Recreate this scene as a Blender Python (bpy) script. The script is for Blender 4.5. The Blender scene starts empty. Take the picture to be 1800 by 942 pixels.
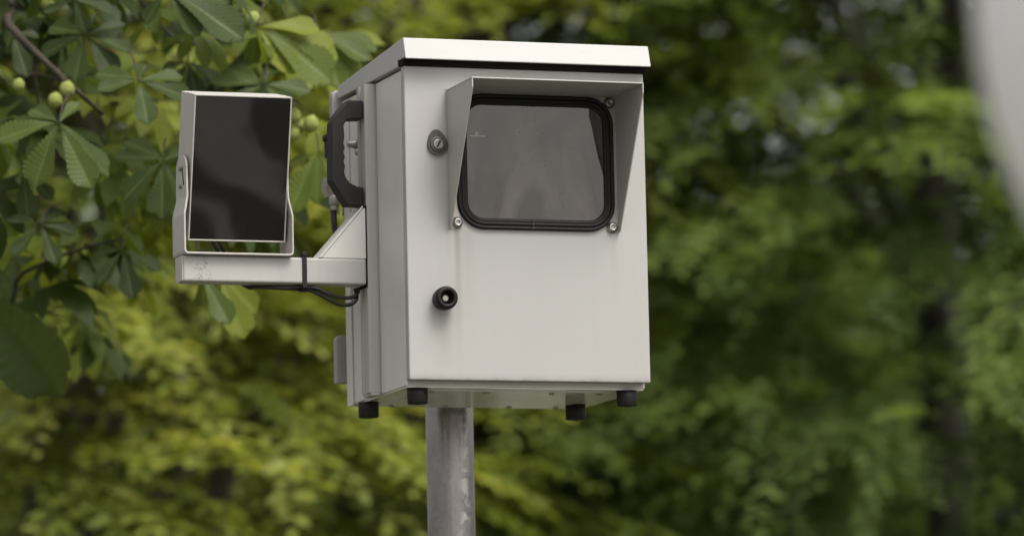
import bpy, bmesh, math, random
import numpy as np
from mathutils import Vector, Matrix
random.seed(7)
rng = np.random.default_rng(11)
SC = bpy.context.scene
COL = SC.collection
PI = math.pi

# ------------------------------------------------------------------ camera
F_PX, PITCH, ROLL = 9044.85, .12597, -.02186        # focal length in pixels of the 1800 px frame
YAW = .33195                                        # how far the cabinet is turned
EYE = Vector((0, 0, 1.6))
cp, sp, cr, sr = math.cos(PITCH), math.sin(PITCH), math.cos(ROLL), math.sin(ROLL)
RC = Matrix(((cr, -sr, 0), (sr, cr, 0), (0, 0, 1))) @ Matrix(((1, 0, 0), (0, sp, -cp), (0, cp, sp)))
ORIGIN = EYE + RC.transposed() @ Vector((-.1591, .1736, 8.0))   # cabinet's lower left front corner
cam = bpy.data.cameras.new('camera')
cam.sensor_width = 36
cam.lens = F_PX / 1800 * 36
cam.clip_start, cam.clip_end = .1, 2000
cam.dof.use_dof = True
cam.dof.focus_distance = 8.03
cam.dof.aperture_fstop = 4.0
camo = bpy.data.objects.new('camera', cam)
COL.objects.link(camo)
m3 = Matrix((RC[0], -RC[1], -RC[2])).transposed()
camo.matrix_world = Matrix.Translation(EYE) @ m3.to_4x4()
SC.camera = camo
RCn = np.array(RC)

def at(px, py, Y):
    """world point seen at a pixel of the 1800x942 photograph, Y metres down the street"""
    d = RC.transposed() @ Vector(((px - 900) / F_PX, (py - 471) / F_PX, 1))
    return EYE + d * (Y / d.y)

def project(P):
    q = (np.asarray(P) - np.array(EYE)) @ RCn.T
    z = np.maximum(q[:, 2], .01)
    return 900 + F_PX * q[:, 0] / z, 471 + F_PX * q[:, 1] / z, q[:, 2]

# ------------------------------------------------------------------ sky, sun, exposure
SUN_EL, SUN_AZ = math.radians(57), math.radians(137)     # azimuth clockwise from +Y (down the street)
w = bpy.data.worlds.new('World')
SC.world = w
w.use_nodes = True
nt = w.node_tree
bg = nt.nodes['Background']
sky = nt.nodes.new('ShaderNodeTexSky')
sky.sky_type = 'NISHITA'
sky.sun_disc = False
sky.sun_elevation = SUN_EL
sky.sun_rotation = SUN_AZ
sky.air_density = 1.0
sky.dust_density = 6.0
hsv = nt.nodes.new('ShaderNodeHueSaturation')            # an overcast sky: nearly grey
hsv.inputs['Saturation'].default_value = .22
tint = nt.nodes.new('ShaderNodeMix')
tint.data_type = 'RGBA'
tint.blend_type = 'MULTIPLY'
tint.inputs[0].default_value = 1
tint.inputs[7].default_value = (1.0, .985, .955, 1)
nt.links.new(sky.outputs[0], hsv.inputs['Color'])
nt.links.new(hsv.outputs[0], tint.inputs[6])
nt.links.new(tint.outputs[2], bg.inputs['Color'])
bg.inputs['Strength'].default_value = .145
sl = bpy.data.lights.new('sun', 'SUN')
sl.energy = 1.3
sl.angle = math.radians(28)
sl.color = (1, .965, .90)
so = bpy.data.objects.new('sun', sl)
COL.objects.link(so)
sdir = Vector((math.sin(SUN_AZ) * math.cos(SUN_EL), math.cos(SUN_AZ) * math.cos(SUN_EL), math.sin(SUN_EL)))
so.rotation_euler = sdir.to_track_quat('Z', 'Y').to_euler()
so.location = (6, -6, 14)
SC.view_settings.view_transform = 'Standard'
SC.view_settings.look = 'None'
SC.view_settings.exposure = 0.8
SC.view_settings.gamma = 1
SC.cycles.max_bounces = 8
SC.cycles.diffuse_bounces = 4
SC.cycles.transmission_bounces = 4
SC.cycles.use_denoising = True
SC.cycles.sample_clamp_indirect = 6

# ------------------------------------------------------------------ materials
def mat(name, color, rough=.5, metal=0., spec=.5, noise=0., nscale=40., bump=0., bscale=200., ior=None, coat=0.):
    m = bpy.data.materials.new(name)
    m.use_nodes = True
    t = m.node_tree
    b = t.nodes['Principled BSDF']
    b.inputs['Base Color'].default_value = (*color, 1)
    b.inputs['Roughness'].default_value = rough
    b.inputs['Metallic'].default_value = metal
    b.inputs['Specular IOR Level'].default_value = spec
    b.inputs['Coat Weight'].default_value = coat
    b.inputs['Coat Roughness'].default_value = .08
    if ior:
        b.inputs['IOR'].default_value = ior
    tc = t.nodes.new('ShaderNodeTexCoord')
    if noise:
        n = t.nodes.new('ShaderNodeTexNoise')
        n.inputs['Scale'].default_value = nscale
        n.inputs['Detail'].default_value = 6
        t.links.new(tc.outputs['Object'], n.inputs['Vector'])
        r = t.nodes.new('ShaderNodeValToRGB')
        r.color_ramp.elements[0].position = .3
        r.color_ramp.elements[1].position = .7
        r.color_ramp.elements[0].color = (*[c * (1 - noise) for c in color], 1)
        r.color_ramp.elements[1].color = (*[min(1, c * (1 + noise * .6)) for c in color], 1)
        t.links.new(n.outputs['Fac'], r.inputs[0])
        t.links.new(r.outputs[0], b.inputs['Base Color'])
    if bump:
        n2 = t.nodes.new('ShaderNodeTexNoise')
        n2.inputs['Scale'].default_value = bscale
        n2.inputs['Detail'].default_value = 4
        t.links.new(tc.outputs['Object'], n2.inputs['Vector'])
        bp = t.nodes.new('ShaderNodeBump')
        bp.inputs['Strength'].default_value = bump
        bp.inputs['Distance'].default_value = .002
        t.links.new(n2.outputs['Fac'], bp.inputs['Height'])
        t.links.new(bp.outputs[0], b.inputs['Normal'])
    return m

def math_node(t, op, a, b=None, c=None):
    n = t.nodes.new('ShaderNodeMath')
    n.operation = op
    for i, v in enumerate((a, b, c)):
        if v is None:
            continue
        if isinstance(v, (int, float)):
            n.inputs[i].default_value = v
        else:
            t.links.new(v, n.inputs[i])
    return n.outputs[0]

def mixrgb(t, fac, a, b, mode='MIX'):
    n = t.nodes.new('ShaderNodeMix')
    n.data_type = 'RGBA'
    n.blend_type = mode
    for i, v in ((0, fac), (6, a), (7, b)):
        if isinstance(v, (int, float)):
            n.inputs[i].default_value = v
        elif isinstance(v, tuple):
            n.inputs[i].default_value = (*v, 1)
        else:
            t.links.new(v, n.inputs[i])
    return n.outputs[2]

def painted(name, color, streaks=(), rough=.42, dirt=.12, scuff=None, edge=None):
    """powder coated steel: orange peel, faint clouding, specks and runs of dirt below fittings"""
    m = mat(name, color, rough, 0, .4)
    t = m.node_tree
    b = t.nodes['Principled BSDF']
    tc = t.nodes.new('ShaderNodeTexCoord')
    def noise(scale, vec=None, detail=5, rough_=.55):
        n = t.nodes.new('ShaderNodeTexNoise')
        n.inputs['Scale'].default_value = scale
        n.inputs['Detail'].default_value = detail
        n.inputs['Roughness'].default_value = rough_
        t.links.new(vec or tc.outputs['Object'], n.inputs['Vector'])
        return n.outputs['Fac']
    cloud = noise(9)
    c = mixrgb(t, math_node(t, 'MULTIPLY', cloud, dirt), color, tuple(x * .55 for x in color))
    # vertical runs
    mp = t.nodes.new('ShaderNodeMapping')
    mp.inputs['Scale'].default_value = (60, 60, 3.5)
    t.links.new(tc.outputs['Object'], mp.inputs['Vector'])
    run = noise(1, mp.outputs[0], 3)
    run = math_node(t, 'SMOOTH_MIN', math_node(t, 'MAXIMUM', math_node(t, 'MULTIPLY', math_node(t, 'SUBTRACT', run, .52), 2.5), 0), 1, .1)
    c = mixrgb(t, math_node(t, 'MULTIPLY', run, dirt * .45), c, tuple(x * .45 for x in color))
    sep = t.nodes.new('ShaderNodeSeparateXYZ')
    t.links.new(tc.outputs['Object'], sep.inputs[0])
    for (sx, sw, ztop, zlen, amt) in streaks:
        dx = math_node(t, 'DIVIDE', math_node(t, 'SUBTRACT', sep.outputs['X'], sx), sw)
        g = math_node(t, 'POWER', 2.718, math_node(t, 'MULTIPLY', math_node(t, 'MULTIPLY', dx, dx), -1))
        dz = math_node(t, 'DIVIDE', math_node(t, 'SUBTRACT', ztop, sep.outputs['Z']), zlen)
        top = math_node(t, 'GREATER_THAN', dz, 0)
        fade = math_node(t, 'MAXIMUM', math_node(t, 'SUBTRACT', 1, dz), 0)
        f = math_node(t, 'MULTIPLY', math_node(t, 'MULTIPLY', g, top), math_node(t, 'MULTIPLY', fade, amt))
        f = math_node(t, 'MULTIPLY', f, math_node(t, 'ADD', math_node(t, 'MULTIPLY', cloud, .9), .5))
        c = mixrgb(t, f, c, (.16, .135, .10))
    if scuff:                                   # chips and scrapes round one spot along the length
        dx = math_node(t, 'DIVIDE', math_node(t, 'SUBTRACT', sep.outputs['X'], scuff[0]), scuff[1])
        g = math_node(t, 'POWER', 2.718, math_node(t, 'MULTIPLY', math_node(t, 'MULTIPLY', dx, dx), -1))
        f = math_node(t, 'MULTIPLY', math_node(t, 'GREATER_THAN', math_node(t, 'MULTIPLY', noise(260, None, 4, .7), math_node(t, 'ADD', math_node(t, 'MULTIPLY', g, .55), .5)), .58), .5)
        c = mixrgb(t, f, c, (.10, .085, .07))
    if edge is not None:                        # grime gathered along the bottom edge
        f = math_node(t, 'MAXIMUM', math_node(t, 'SUBTRACT', 1, math_node(t, 'DIVIDE', sep.outputs['Z'], edge)), 0)
        f = math_node(t, 'MULTIPLY', math_node(t, 'MULTIPLY', f, f), math_node(t, 'MULTIPLY', noise(60, None, 5), 1.1))
        c = mixrgb(t, f, c, (.11, .095, .07))
    sx_ = noise(420, None, 2, .7)
    spk = math_node(t, 'GREATER_THAN', sx_, .722)
    c = mixrgb(t, math_node(t, 'MULTIPLY', spk, .45), c, (.14, .11, .08))
    t.links.new(c, b.inputs['Base Color'])
    bp = t.nodes.new('ShaderNodeBump')
    bp.inputs['Strength'].default_value = .10
    bp.inputs['Distance'].default_value = .0006
    t.links.new(noise(900, None, 2), bp.inputs['Height'])
    t.links.new(bp.outputs[0], b.inputs['Normal'])
    t.links.new(math_node(t, 'ADD', math_node(t, 'MULTIPLY', cloud, .15), rough - .07), b.inputs['Roughness'])
    return m

M_DOOR = painted('door paint', (.345, .34, .328), ((.083, .005, .236, .24, .5), (.100, .010, .236, .20, .14), (.054, .012, .352, .16, .28),
                 (.058, .014, .105, .10, .40), (.343, .006, .236, .14, .12), (.068, .003, .46, .30, .40)), edge=.014)
M_BODY = painted('body paint', (.56, .543, .51), ((.0, .02, .0, .01, 0),), .36, .2)
M_BASE = painted('gloss paint', (.58, .56, .53), (), .12, .25)
M_BASE.node_tree.nodes['Principled BSDF'].inputs['IOR'].default_value = 1.9
M_ROOF = painted('roof paint', (.385, .38, .37), (), .6, .05)
M_HOOD = painted('hood paint', (.36, .345, .315), (), .42, .2)
M_ALU = painted('dull aluminium', (.345, .332, .308), (), .5, .2)
M_ARM = painted('arm paint', (.40, .387, .37), (), .33, .5, (-.272, .045))
M_STEEL = mat('bright steel', (.38, .365, .34), .36, 1, .5, .2, 60)
M_GALV = mat('galvanised steel', (.42, .39, .36), .42, .9, .5, .35, 30)
M_RUBBER = mat('black rubber', (.007, .007, .0065), .5, 0, .22, .3, 60)
M_FOOT = mat('black plastic', (.010, .010, .009), .55, 0, .25, .2, 60)
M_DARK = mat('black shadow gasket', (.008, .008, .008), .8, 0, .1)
M_LOCK = mat('dark grey cast', (.085, .08, .075), .5, .3, .4, .25, 150)
M_LAMP = painted('lamp housing', (.40, .38, .35), (), .4, .2)
M_STRAP = painted('strap paint', (.41, .385, .355), (), .42, .25)
M_CABLE = mat('cable sheath', (.012, .012, .012), .4, 0, .4)
M_BRKT = painted('bracket paint', (.30, .288, .275), (), .5, .2)
M_INNER = mat('recess', (.02, .019, .018), .6)

def mirror_glass(name, f0, base, wav, wscale, rough):
    m = mat(name, base, rough, 0, .5)
    t = m.node_tree
    b = t.nodes['Principled BSDF']
    r = math.sqrt(f0)
    b.inputs['IOR'].default_value = (1 + r) / (1 - r)
    tc = t.nodes.new('ShaderNodeTexCoord')
    n = t.nodes.new('ShaderNodeTexNoise')
    n.inputs['Scale'].default_value = wscale
    n.inputs['Detail'].default_value = 1.5
    n.inputs['Distortion'].default_value = .6
    t.links.new(tc.outputs['Object'], n.inputs['Vector'])
    bp = t.nodes.new('ShaderNodeBump')
    bp.inputs['Strength'].default_value = wav
    bp.inputs['Distance'].default_value = .01
    t.links.new(n.outputs['Fac'], bp.inputs['Height'])
    t.links.new(bp.outputs[0], b.inputs['Normal'])
    return m
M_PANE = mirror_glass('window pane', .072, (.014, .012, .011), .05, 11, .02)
def reflected_folds():
    # wavy window reflections, painted into the pane's base colour
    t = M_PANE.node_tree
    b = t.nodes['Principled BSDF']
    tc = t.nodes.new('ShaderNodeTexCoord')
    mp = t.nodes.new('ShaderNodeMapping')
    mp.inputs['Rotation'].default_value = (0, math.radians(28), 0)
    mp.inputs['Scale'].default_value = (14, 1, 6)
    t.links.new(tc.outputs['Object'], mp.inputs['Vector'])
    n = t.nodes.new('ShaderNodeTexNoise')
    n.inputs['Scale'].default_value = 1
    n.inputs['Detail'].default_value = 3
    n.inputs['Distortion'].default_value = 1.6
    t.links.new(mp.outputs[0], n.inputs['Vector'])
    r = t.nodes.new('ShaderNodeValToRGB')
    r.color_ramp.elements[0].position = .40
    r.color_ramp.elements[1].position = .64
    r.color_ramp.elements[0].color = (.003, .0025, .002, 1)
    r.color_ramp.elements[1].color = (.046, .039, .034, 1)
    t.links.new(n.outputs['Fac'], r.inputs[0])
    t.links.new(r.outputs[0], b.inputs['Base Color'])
reflected_folds()
M_PANE.node_tree.nodes['Principled BSDF'].inputs['Specular Tint'].default_value = (1, .955, .92, 1)
M_GLASS = mirror_glass('lamp filter glass', .066, (.006, .0045, .004), .02, 8, .02)

# galvanised pole: spangle, pale runs
def galv():
    t = M_GALV.node_tree
    b = t.nodes['Principled BSDF']
    tc = t.nodes.new('ShaderNodeTexCoord')
    def noise(scale, sc, detail, dist=0):
        mp = t.nodes.new('ShaderNodeMapping')
        mp.inputs['Scale'].default_value = sc
        t.links.new(tc.outputs['Object'], mp.inputs['Vector'])
        n = t.nodes.new('ShaderNodeTexNoise')
        n.inputs['Scale'].default_value = scale
        n.inputs['Detail'].default_value = detail
        n.inputs['Distortion'].default_value = dist
        t.links.new(mp.outputs[0], n.inputs['Vector'])
        return n.outputs['Fac']
    soft = noise(30, (1, 1, .35), 7)
    fine = noise(160, (1, 1, .6), 4)
    f = math_node(t, 'ADD', math_node(t, 'MULTIPLY', soft, .65), math_node(t, 'MULTIPLY', fine, .35))
    r = t.nodes.new('ShaderNodeValToRGB')
    e = r.color_ramp.elements
    e[0].position, e[1].position = .34, .68
    e[0].color, e[1].color = (.23, .215, .203, 1), (.35, .332, .315, 1)
    t.links.new(f, r.inputs[0])
    # zinc runs and drips, one ragged line down the front
    sep = t.nodes.new('ShaderNodeSeparateXYZ')
    t.links.new(tc.outputs['Object'], sep.inputs[0])
    dx = math_node(t, 'DIVIDE', math_node(t, 'SUBTRACT', sep.outputs['X'], .012), .0075)
    g = math_node(t, 'POWER', 2.718, math_node(t, 'MULTIPLY', math_node(t, 'MULTIPLY', dx, dx), -1))
    blob = noise(55, (1, 1, .8), 3, .8)
    blob = math_node(t, 'MINIMUM', math_node(t, 'MAXIMUM', math_node(t, 'MULTIPLY', math_node(t, 'SUBTRACT', blob, .47), 7), 0), 1)
    run = math_node(t, 'MULTIPLY', g, blob)
    c = mixrgb(t, math_node(t, 'MULTIPLY', run, .5), r.outputs[0], (.78, .76, .73))
    t.links.new(c, b.inputs['Base Color'])
    rr = math_node(t, 'ADD', math_node(t, 'MULTIPLY', f, .25), math_node(t, 'ADD', math_node(t, 'MULTIPLY', run, .2), .12))
    t.links.new(rr, b.inputs['Roughness'])
    bp = t.nodes.new('ShaderNodeBump')
    bp.inputs['Strength'].default_value = .25
    bp.inputs['Distance'].default_value = .002
    t.links.new(f, bp.inputs['Height'])
    t.links.new(bp.outputs[0], b.inputs['Normal'])
galv()

# ------------------------------------------------------------------ mesh helpers
def tag(o, label=None, cat=None, group=None, kind=None):
    if label: o['label'] = label
    if cat: o['category'] = cat
    if group: o['group'] = group
    if kind: o['kind'] = kind
    return o

RZ = Matrix.Rotation(YAW, 4, 'Z')
def thing(name, label, cat, loc, rotz=0, group=None):
    o = bpy.data.objects.new(name, None)
    o.empty_display_size = .1
    o.location = loc
    o.rotation_euler = (0, 0, rotz)
    COL.objects.link(o)
    return tag(o, label, cat, group)

def cab_point(x, y, z):
    return ORIGIN + RZ.to_3x3() @ Vector((x, y, z))

def link(name, bm, mats, parent=None, off=(0, 0, 0), smooth=False, bevel=0, seg=2):
    """one mesh object out of a bmesh; off = where the parent stands in the bmesh's own coordinates"""
    if any(off):
        bmesh.ops.translate(bm, verts=bm.verts, vec=-Vector(off))
    bmesh.ops.recalc_face_normals(bm, faces=bm.faces)
    me = bpy.data.meshes.new(name)
    bm.to_mesh(me)
    bm.free()
    for m in (mats if isinstance(mats, (list, tuple)) else [mats]):
        me.materials.append(m)
    o = bpy.data.objects.new(name, me)
    COL.objects.link(o)
    if parent: o.parent = parent
    if smooth:
        for p in me.polygons: p.use_smooth = True
    if bevel:
        b = o.modifiers.new('bevel', 'BEVEL')
        b.width, b.segments, b.limit_method, b.angle_limit = bevel, seg, 'ANGLE', math.radians(35)
        b.harden_normals = False
    return o

def add_box(bm, x0, x1, y0, y1, z0, z1, mi=0):
    vs = [bm.verts.new(p) for p in ((x0, y0, z0), (x1, y0, z0), (x1, y1, z0), (x0, y1, z0), (x0, y0, z1), (x1, y0, z1), (x1, y1, z1), (x0, y1, z1))]
    for f in ((0, 3, 2, 1), (4, 5, 6, 7), (0, 1, 5, 4), (1, 2, 6, 5), (2, 3, 7, 6), (3, 0, 4, 7)):
        bm.faces.new([vs[i] for i in f]).material_index = mi
    return vs

def box(*a):
    bm = bmesh.new()
    add_box(bm, *a)
    return bm

def add_prism(bm, pts, a, b, axis='y', mi=0):
    """outline (u, v) swept along an axis from a to b"""
    def P(u, v, t):
        return {'y': (u, t, v), 'x': (t, u, v), 'z': (u, v, t)}[axis]
    A = [bm.verts.new(P(u, v, a)) for u, v in pts]
    B = [bm.verts.new(P(u, v, b)) for u, v in pts]
    n = len(pts)
    fs = [bm.faces.new(A), bm.faces.new(B[::-1])]
    for i in range(n):
        fs.append(bm.faces.new((A[i], B[i], B[(i + 1) % n], A[(i + 1) % n])))
    for f in fs: f.material_index = mi

def add_tube(bm, pts, rad, seg=10, mi=0, cap=True):
    pts = [Vector(p) for p in pts]
    rs = rad if isinstance(rad, (list, tuple)) else [rad] * len(pts)
    rings = []
    up = Vector((.13, .31, .94)).normalized()
    for i, p in enumerate(pts):
        d = (pts[min(i + 1, len(pts) - 1)] - pts[max(i - 1, 0)]).normalized()
        u = d.cross(up)
        if u.length < .05: u = d.cross(Vector((1, 0, 0)))
        u.normalize()
        v = d.cross(u)
        rings.append([bm.verts.new(p + (u * math.cos(2 * PI * k / seg) + v * math.sin(2 * PI * k / seg)) * rs[i]) for k in range(seg)])
    for a, b in zip(rings, rings[1:]):
        for k in range(seg):
            f = bm.faces.new((a[k], a[(k + 1) % seg], b[(k + 1) % seg], b[k]))
            f.material_index = mi
            f.smooth = True
    if cap:
        for r in (rings[0], rings[-1][::-1]):
            bm.faces.new(r).material_index = mi

def add_lathe(bm, prof, c, axis='y', seg=28, mi=0):
    """(radius, height) profile turned about an axis through c"""
    rings = []
    for r, h in prof:
        ring = []
        for k in range(seg):
            a = 2 * PI * k / seg
            u, v = r * math.cos(a), r * math.sin(a)
            ring.append(bm.verts.new(Vector(c) + Vector({'y': (u, h, v), 'z': (u, v, h), 'x': (h, u, v)}[axis])))
        rings.append(ring)
    for a, b in zip(rings, rings[1:]):
        for k in range(seg):
            f = bm.faces.new((a[k], a[(k + 1) % seg], b[(k + 1) % seg], b[k]))
            f.material_index = mi
            f.smooth = True
    for r in (rings[0], rings[-1]):
        bm.faces.new(r).material_index = mi

def catmull(pts, n=8):
    P = [Vector(p) for p in pts]
    P = [P[0] * 2 - P[1]] + P + [P[-1] * 2 - P[-2]]
    out = []
    for i in range(1, len(P) - 2):
        for k in range(n):
            t = k / n
            a, b, c, d = P[i - 1:i + 3]
            out.append(.5 * ((2 * b) + (c - a) * t + (2 * a - 5 * b + 4 * c - d) * t * t + (3 * b - a - 3 * c + d) * t ** 3))
    out.append(P[-2])
    return out

def round_rect(x0, x1, z0, z1, r, n=10):
    out = []
    for cx, cz, a0 in ((x1 - r, z1 - r, 0), (x0 + r, z1 - r, 90), (x0 + r, z0 + r, 180), (x1 - r, z0 + r, 270)):
        for k in range(n + 1):
            a = math.radians(a0 + 90 * k / n)
            out.append((cx + r * math.cos(a), cz + r * math.sin(a)))
    return out

# ------------------------------------------------------------------ ground, paving
def sheet(name, x0, x1, y0, y1, z, m, kind='structure'):
    bm = bmesh.new()
    bm.faces.new([bm.verts.new(p) for p in ((x0, y0, z), (x1, y0, z), (x1, y1, z), (x0, y1, z))])
    return tag(link(name, bm, m), kind=kind)
M_SOIL = mat('grass and soil', (.055, .065, .025), .9, 0, .2, .5, 3, .6, 12)
M_PAVE = mat('pale concrete paving', (.17, .163, .152), .85, 0, .3, .18, 1.2, .2, 40)
M_ROAD = mat('dark asphalt', (.05, .048, .046), .8, 0, .3, .25, 30, .3, 90)
M_PATCH = mat('added black patch', (.012, .012, .011), .8, 0, .2, .25, 30, .3, 90)
M_KERB = mat('kerb stone', (.34, .33, .31), .8, 0, .3, .2, 10)
sheet('ground', -400, 400, -400, 400, 0, M_SOIL)
sheet('pavement', -60, 60, -45, 6.6, .004, M_PAVE)
sheet('path', -60, 60, 25, 41, .004, mat('pale added ground', (.40, .385, .36), .9, 0, .3, .15, 8))  # added unseen pale strip, brightens the cabinet's underside by reflection
sheet('road', -60, 60, -14, -5, .008, M_ROAD)
def patch(pix):
    # added unseen black shapes, outlined to draw the lamp glass's dark reflections
    bm = bmesh.new()
    vs = []
    for px, py in pix:
        v = (py - 175) / 243
        u = (px - 345 + .04 * (py - 175)) / 160
        vs.append(bm.verts.new((5.17 + .31 * u - .89 * v, -.12 + .12 * u + 1.33 * v, .008)))
    bm.faces.new(vs)
    tag(link('reflection_patch', bm, M_PATCH), kind='structure')
patch([(440, 165), (432, 200), (428, 232), (446, 254), (475, 274), (488, 300), (496, 335), (560, 335), (560, 165)])
patch([(300, 235), (340, 262), (350, 285), (375, 315), (420, 333), (460, 352), (500, 384), (540, 400), (540, 480), (430, 480), (418, 405), (402, 372), (375, 355), (335, 348), (300, 352)])
patch([(318, 376), (345, 372), (360, 385), (366, 412), (362, 440), (318, 440)])
tag(link('kerb', box(-60, 60, 6.6, 6.75, -.02, .12), M_KERB, bevel=.01), kind='structure')

# ------------------------------------------------------------------ the cabinet
CAB = thing('camera_cabinet', 'pale grey steel traffic camera cabinet with hooded window, mounted high on the pole', 'camera cabinet', ORIGIN, YAW)
W, H, D = .400, .4945, .322
body = link('body', box(.0015, .3985, .0225, D, -.007, .4905), M_BODY, CAB, bevel=.002)
# the folded rear edge of the left side
link('rear_frame', box(-.002, .0012, .296, D + .003, -.0095, .488), M_BODY, CAB, bevel=.001)
door = link('door', box(0, W, 0, .0170, 0, H), M_DOOR, CAB, bevel=.0022, seg=3)
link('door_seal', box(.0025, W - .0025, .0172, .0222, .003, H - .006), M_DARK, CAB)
# roof: white tray that slopes to the back, its front lip leaning out
bm = bmesh.new()
xl, xr = -.0045, .4045
sec = [(-.0135, .5365), (-.0250, .5020), (-.0225, .5015), (-.0215, .5045), (.02, .5045), (.0205, .4945), (.338, .4955), (.338, .516)]
add_prism(bm, sec, xl, xr, 'x')
link('roof', bm, M_ROOF, CAB, bevel=.0012)
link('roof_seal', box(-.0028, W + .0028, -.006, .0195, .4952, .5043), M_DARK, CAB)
# underside: gland plate and its screws, rubber feet
link('gland_plate', box(.045, .352, .055, .30, -.0105, -.0072), M_BASE, CAB, bevel=.001)
link('base_plate', box(.004, .396, .024, D - .003, -.0091, -.0071), M_BASE, CAB)
bm = bmesh.new()
for x in (.06, .15, .26, .34):
    for y in (.075, .285):
        add_lathe(bm, ((.0045, -.0125), (.0045, -.0106)), (x, y, 0), 'z', 10)
tag(link('screw_heads', bm, M_STEEL, CAB), kind='stuff').name = 'plate_screw'
fm = None
for x, y in ((.024, .036), (.370, .030), (.012, .255), (.362, .250)):
    if fm is None:
        bm = bmesh.new()
        add_lathe(bm, ((.0165, -.0095), (.0165, -.020), (.0160, -.0325), (.0150, -.0337), (.006, -.0337), (.005, -.030)), (0, 0, 0), 'z', 26)
        fo = link('foot', bm, M_FOOT, CAB)
        fm = fo.data
    else:
        fo = bpy.data.objects.new('foot', fm)
        COL.objects.link(fo)
        fo.parent = CAB
    fo.location = (x, y, 0)

# window
def ring_mesh(x0, x1, z0, z1, r, prof, n=12):
    bm = bmesh.new()
    loops = []
    for t, h in prof:
        loops.append([bm.verts.new((u, -h, v)) for u, v in round_rect(x0 + t, x1 - t, z0 + t, z1 - t, max(r - t, .004), n)])
    for a, b in zip(loops, loops[1:]):
        N = len(a)
        for k in range(N):
            f = bm.faces.new((a[k], a[(k + 1) % N], b[(k + 1) % N], b[k]))
            f.smooth = True
    return bm
GX0, GX1, GZ0, GZ1 = .0835, .3455, .2385, .4535
prof = [(0, 0), (0, .004), (.0012, .0062), (.0034, .0066), (.0048, .0052), (.0056, .0044), (.0064, .0054), (.0086, .0068),
        (.0108, .0060), (.0116, .0044), (.0126, .0054), (.0150, .0050), (.0170, .0036), (.0180, .0006)]
link('window_seal', ring_mesh(GX0, GX1, GZ0, GZ1, .044, prof), M_RUBBER, CAB)
link('seal_joint', box(.2072, .2079, -.0071, -.0010, GZ0 + .0004, GZ0 + .0165), M_LOCK, CAB)
bm = bmesh.new()
add_prism(bm, round_rect(GX0 + .013, GX1 - .013, GZ0 + .013, GZ1 - .013, .032, 12), -.0016, -.0004)
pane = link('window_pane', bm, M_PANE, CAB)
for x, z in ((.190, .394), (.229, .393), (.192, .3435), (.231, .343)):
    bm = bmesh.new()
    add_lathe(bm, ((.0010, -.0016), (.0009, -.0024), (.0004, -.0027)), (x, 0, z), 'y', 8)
    link('speck', bm, M_STEEL, pane)  # tiny steel disc for each small bright speck in the pane
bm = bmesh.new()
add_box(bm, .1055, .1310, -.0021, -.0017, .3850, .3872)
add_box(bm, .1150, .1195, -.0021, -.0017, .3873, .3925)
link('reflected_mark', bm, M_LAMP, pane)  # pale bar and stub standing for a lamp's reflection in the window
# hood over the window
HX0, HX1, HT, HB, HP = .0695, .3530, .4585, .2385, .127
bm = bmesh.new()
th = .0022
add_box(bm, HX0, HX1, -HP, -.0003, HT - th, HT)
for xa in (HX0, HX1 - th):
    add_prism(bm, [(-.0003, HT - th - .0001), (-.0003, HB), (-.0085, HB), (-HP, HT - .016), (-HP, HT - th - .0001)], xa, xa + th, 'x')
hood = link('hood', bm, M_HOOD, CAB, bevel=.0006)
# flange strips of the hood lying on the door
bm = bmesh.new()
def flange(pts):
    add_prism(bm, pts, -.0018, -.0002)
xa, xb = HX0 + th + .0002, HX1 - th - .0002
flange([(xa, HB), (xa + .0165, HB), (xa + .0195, HB + .003), (xa + .0195, HB + .010), (xa + .012, HB + .030), (xa + .0095, HB + .06), (xa + .0095, HT - .004), (xa, HT - .004)])
flange([(xb, HB), (xb, HT - .004), (xb - .0055, HT - .004), (xb - .0055, HB + .06), (xb - .009, HB + .030), (xb - .0185, HB + .016), (xb - .0185, HB + .003), (xb - .0155, HB)])
flange([(xa + .0097, HT - .004), (xa + .0097, HT - .0048 - .0005), (xb - .0057, HT - .0048 - .0005), (xb - .0057, HT - .004)])
link('flange', bm, M_HOOD, hood)
bm = bmesh.new()
add_prism(bm, [(xb - .0057, HT - .0055), (xb - .030, HT - .0055), (xb - .022, HT - .016), (xb - .0128, HT - .026), (xb - .0057, HT - .040)], -.0017, -.0002)
link('flange', bm, M_HOOD, hood)
def bolt_bm(r=.0062, h=.0062):
    bm = bmesh.new()
    add_lathe(bm, ((r * 1.45, 0), (r * 1.45, -.0012), (r * .98, -.0013), (r, -h + .0006), (r * .9, -h), (r * .5, -h), (r * .45, -h + .003)), (0, 0, 0), 'y', 18)
    return bm
b0 = None
for x, z in ((.0825, .2480), (.3405, .2462), (.3400, .4450), (.0800, .4450)):
    if b0 is None:
        b0 = link('bolt', bolt_bm(), M_STEEL, hood)
        o = b0
    else:
        o = b0.copy()
        COL.objects.link(o)
    o.parent = hood
    o.location = (x, -.0018, z)
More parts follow.
